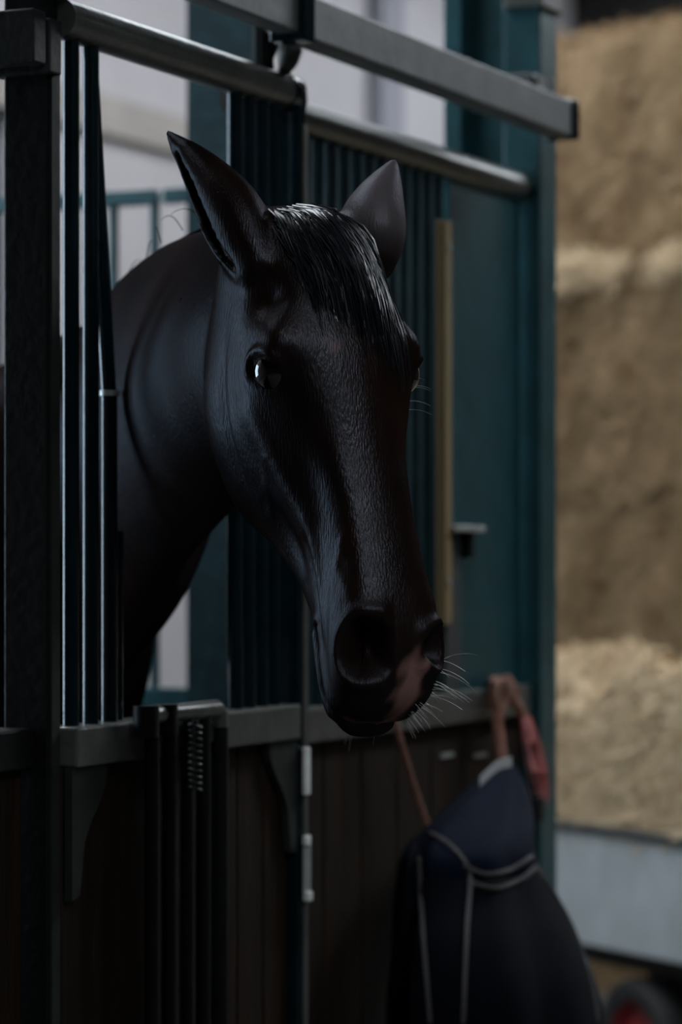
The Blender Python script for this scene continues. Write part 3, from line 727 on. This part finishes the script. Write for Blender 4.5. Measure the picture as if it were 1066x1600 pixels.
put(MB().box((-1.1,.80,tz0),(1.4,.83,tz1-.012),.004),FT).build('side_board',M['bed'],tr)
for x in (-1.1,1.37): put(MB().box((x,.03,tz0),(x+.03,.80,tz1-.012),.004),FT).build('end_board',M['bed'],tr)
put(MB().box((-1.07,.03,tz0),(1.37,.80,tz0+.03)),FT).build('bed_floor',M['plank'],tr)
put(MB().box((-1.0,.12,tz0-.07),(1.3,.2,tz0),.004),FT).build('chassis_rail',M['black'],tr)
put(MB().box((-1.0,.63,tz0-.07),(1.3,.71,tz0),.004),FT).build('chassis_rail',M['black'],tr)
wr=.165
def wheel(x,y):
    n=40
    prof=[(.62,-.035),(.70,-.045),(.9,-.045),(.98,-.032),(1,0),(.98,.032),(.9,.045),(.7,.045),(.62,.035)]
    mb=MB(); rg=[]
    for j in range(n):
        a=2*math.pi*j/n; rg.append([(x+wr*p*math.cos(a),y+q,wr+wr*p*math.sin(a)) for p,q in prof])
    rg.append(rg[0]); mb.rings(rg,False)
    t=put(mb,FT).build('wheel',M['rubber'],tr,True)
    mb=MB(); prof=[(.0,-.03),(.2,-.03),(.24,-.012),(.5,-.008),(.58,-.03),(.63,-.032),(.63,.03),(.0,.03)]
    rg=[[(x+wr*max(p,.001)*math.cos(2*math.pi*j/n),y+q,wr+wr*max(p,.001)*math.sin(2*math.pi*j/n)) for j in range(n)] for p,q in prof]
    put(mb.rings(rg),FT).build('rim',M['red'],t,True)
wx=(962-905)/FPX*8.0/ (-(tdir.dot(RD)))
for x,y in ((wx,.07),(wx,.76),(wx-1.5+2.0*0,.07),(wx-1.5,.76)):
    if x>-1.05: wheel(x,y)
put(MB().tube([(wx,.05,wr),(wx,.78,wr)],.02,10),FT).build('axle',M['black'],tr,True)
put(MB().box((wx-.05,.12,wr+.02),(wx+.05,.2,tz0-.06)),FT).build('axle_hanger',M['black'],tr)
put(MB().box((wx-.05,.63,wr+.02),(wx+.05,.71,tz0-.06)),FT).build('axle_hanger',M['black'],tr)
put(MB().tube([(-.85,.4,tz0-.04),(-.85,.4,0)],.03,10),FT).build('prop_leg',M['black'],tr,True)
def straws(n, sampler, Lm=.10, r=.0022):
    V=np.zeros((n,4,3)); 
    for i in range(n):
        p,nrm=sampler(); d=Vector((random.gauss(0,1),random.gauss(0,1),random.gauss(0,1))); d=(d-nrm*d.dot(nrm)*.75).normalized()
        s2=d.cross(nrm).normalized()*r*random.uniform(.7,1.6); L=d*random.uniform(.4,1.3)*Lm; p=p+nrm*random.uniform(0,.02)
        V[i]=[p-s2-L*.5,p+s2-L*.5,p+s2*.6+L*.5,p-s2*.6+L*.5]
    me=bpy.data.meshes.new('straw'); me.from_pydata(V.reshape(-1,3).tolist(),[],[(4*i,4*i+1,4*i+2,4*i+3) for i in range(n)]); me.update(); return me
# loose heap in the trailer
mb=MB(); nx_,ny_=60,24; hz=zat(1060,8.25)
def heap(x,y):
    ex=min(1,(x+1.06)/.25,(1.36-x)/.25); ey=min(1,(y-.032)/.16,(.798-y)/.2)
    return tz0+.031+ (tz1-tz0-.05)+(hz-tz1+.02)*max(0,min(ex,1))*math.sin(max(0,min(1,ey))*math.pi/2)*(1+.10*math.sin(x*7)+.08*math.sin(x*17+y*9))
g=[[Vector((-1.06+2.42*i/nx_,.034+.762*j/ny_,heap(-1.06+2.42*i/nx_,.034+.762*j/ny_)+random.gauss(0,.012))) for j in range(ny_+1)] for i in range(nx_+1)]
vv=[q for r in g for q in r]; ff=[(i*(ny_+1)+j,(i+1)*(ny_+1)+j,(i+1)*(ny_+1)+j+1,i*(ny_+1)+j+1) for i in range(nx_) for j in range(ny_)]
mb.add(vv,ff); hp=link('loose_hay',put(mb,FT).mesh('loose_hay'),M['hay']); tag(hp,'pale loose hay heaped in the low trailer','hay',kind='stuff')
def smp():
    x=random.uniform(-1.04,1.34); y=.034+.75*random.random()**1.6; h=heap(x,y); n=Vector((heap(x-.02,y)-heap(x+.02,y),heap(x,y-.02)-heap(x,y+.02),.04)).normalized()
    return FT@Vector((x,y,h)), (FT.to_3x3()@n)
sm=straws(16000,smp,.12,.0028); so_=link('loose_straw',sm,M['straw2'],hp); so_['kind']='stuff'
# stack of big square bales behind
tdir2=Vector((.430,.903,0)).normalized(); away2=Vector((.903,-.430,0)).normalized()
FS=frame(pz(950,870,9.85),tdir2,away2); BL,BD,BH=1.3,.8,.80
def bale_core():
    bm=bmesh.new(); bmesh.ops.create_cube(bm,size=1); bmesh.ops.bevel(bm,geom=list(bm.edges),offset=.06,segments=2,affect='EDGES')
    bmesh.ops.subdivide_edges(bm,edges=list(bm.edges),cuts=9,use_grid_fill=True)
    for v in bm.verts:
        q=Vector((v.co.x*BL,v.co.y*BD,v.co.z*BH)); groove=0
        for gx in (-.45,-.15,.15,.45): groove+=math.exp(-((q.x-gx)/.03)**2)
        q*=1-.012*groove*(1 if abs(v.co.x)<.47 else 0); q+=Vector((random.gauss(0,.004),random.gauss(0,.006),random.gauss(0,.004)))
        v.co=q
    me=bpy.data.meshes.new('bale_core'); bm.to_mesh(me); bm.free()
    for p in me.polygons: p.use_smooth=True
    return me
cm=bale_core(); cm.materials.append(M['hay'])
def smpb():
    k=random.random()
    if k<.62: return Vector((random.uniform(-.5,.5)*BL,-BD/2,random.uniform(-.5,.5)*BH)),Vector((0,-1,0))
    if k<.86: return Vector((random.uniform(-.5,.5)*BL,random.uniform(-.5,-.1)*BD,BH/2-.004)),Vector((0,0,1))
    return Vector((random.choice((-.5,.5))*BL,random.uniform(-.5,.5)*BD,random.uniform(-.5,.5)*BH)),Vector((1 if random.random()<.5 else -1,0,0))
smb=straws(5200,smpb,.10,.0026); smb.materials.append(M['straw'])
tw=[]
for gx in (-.45,-.15,.15,.45):
    y,z=BD/2+.004,BH/2+.004; P=[(gx,-y,-z+.03),(gx,-y,z-.03),(gx,-y+.03,z),(gx,y-.03,z),(gx,y,z-.03),(gx,y,-z+.03),(gx,y-.03,-z),(gx,-y+.03,-z),(gx,-y,-z+.03)]
    me_=MB().tube(P,.003,6).mesh('twine'); me_.materials.append(M['twine']); tw.append(me_)
tc=[random.uniform(-.5,.5)*BL for _ in range(16)]
def smpt():
    x=random.choice(tc)+random.gauss(0,.035); return Vector((x,-BD/2-.012+abs(random.gauss(0,.02))*-1,BH/2-.035+random.gauss(0,.028))),Vector((random.gauss(0,.3),-1,.3)).normalized()
smt=straws(1500,smpt,.07,.003); smt.materials.append(M['straw2'])
LN=['bottom','second','third','top']; PN=['nearer the teal column','further from the teal column']
for lay in range(4):
    for k in range(2):
        L=Vector((-.72+BL/2+k*(BL+.012)+(.12 if lay%2 else 0), BD/2+(.0,.02,.0,.16)[lay]+random.uniform(0,.015), BH/2+.003+lay*(BH+.004)))
        b=bpy.data.objects.new('hay_bale',None); COL.objects.link(b); b.empty_display_size=.1
        b.matrix_world=FS@Matrix.Translation(L-Vector((0,0,BH/2)))
        tag(b,'square hay bale, %s layer of the stack, %s'%(LN[lay],PN[k]),'hay bale','hay bales stacked behind the trailer')
        for nm,mm in [('bale_core',cm),('straw',smb)]+[('twine',t) for t in tw]+([('straw_tuft',smt)] if lay==2 else []):
            c=bpy.data.objects.new(nm,mm); COL.objects.link(c); c.parent=b; c.location=(0,0,BH/2)
            if nm[:5]=='straw': c['kind']='stuff'
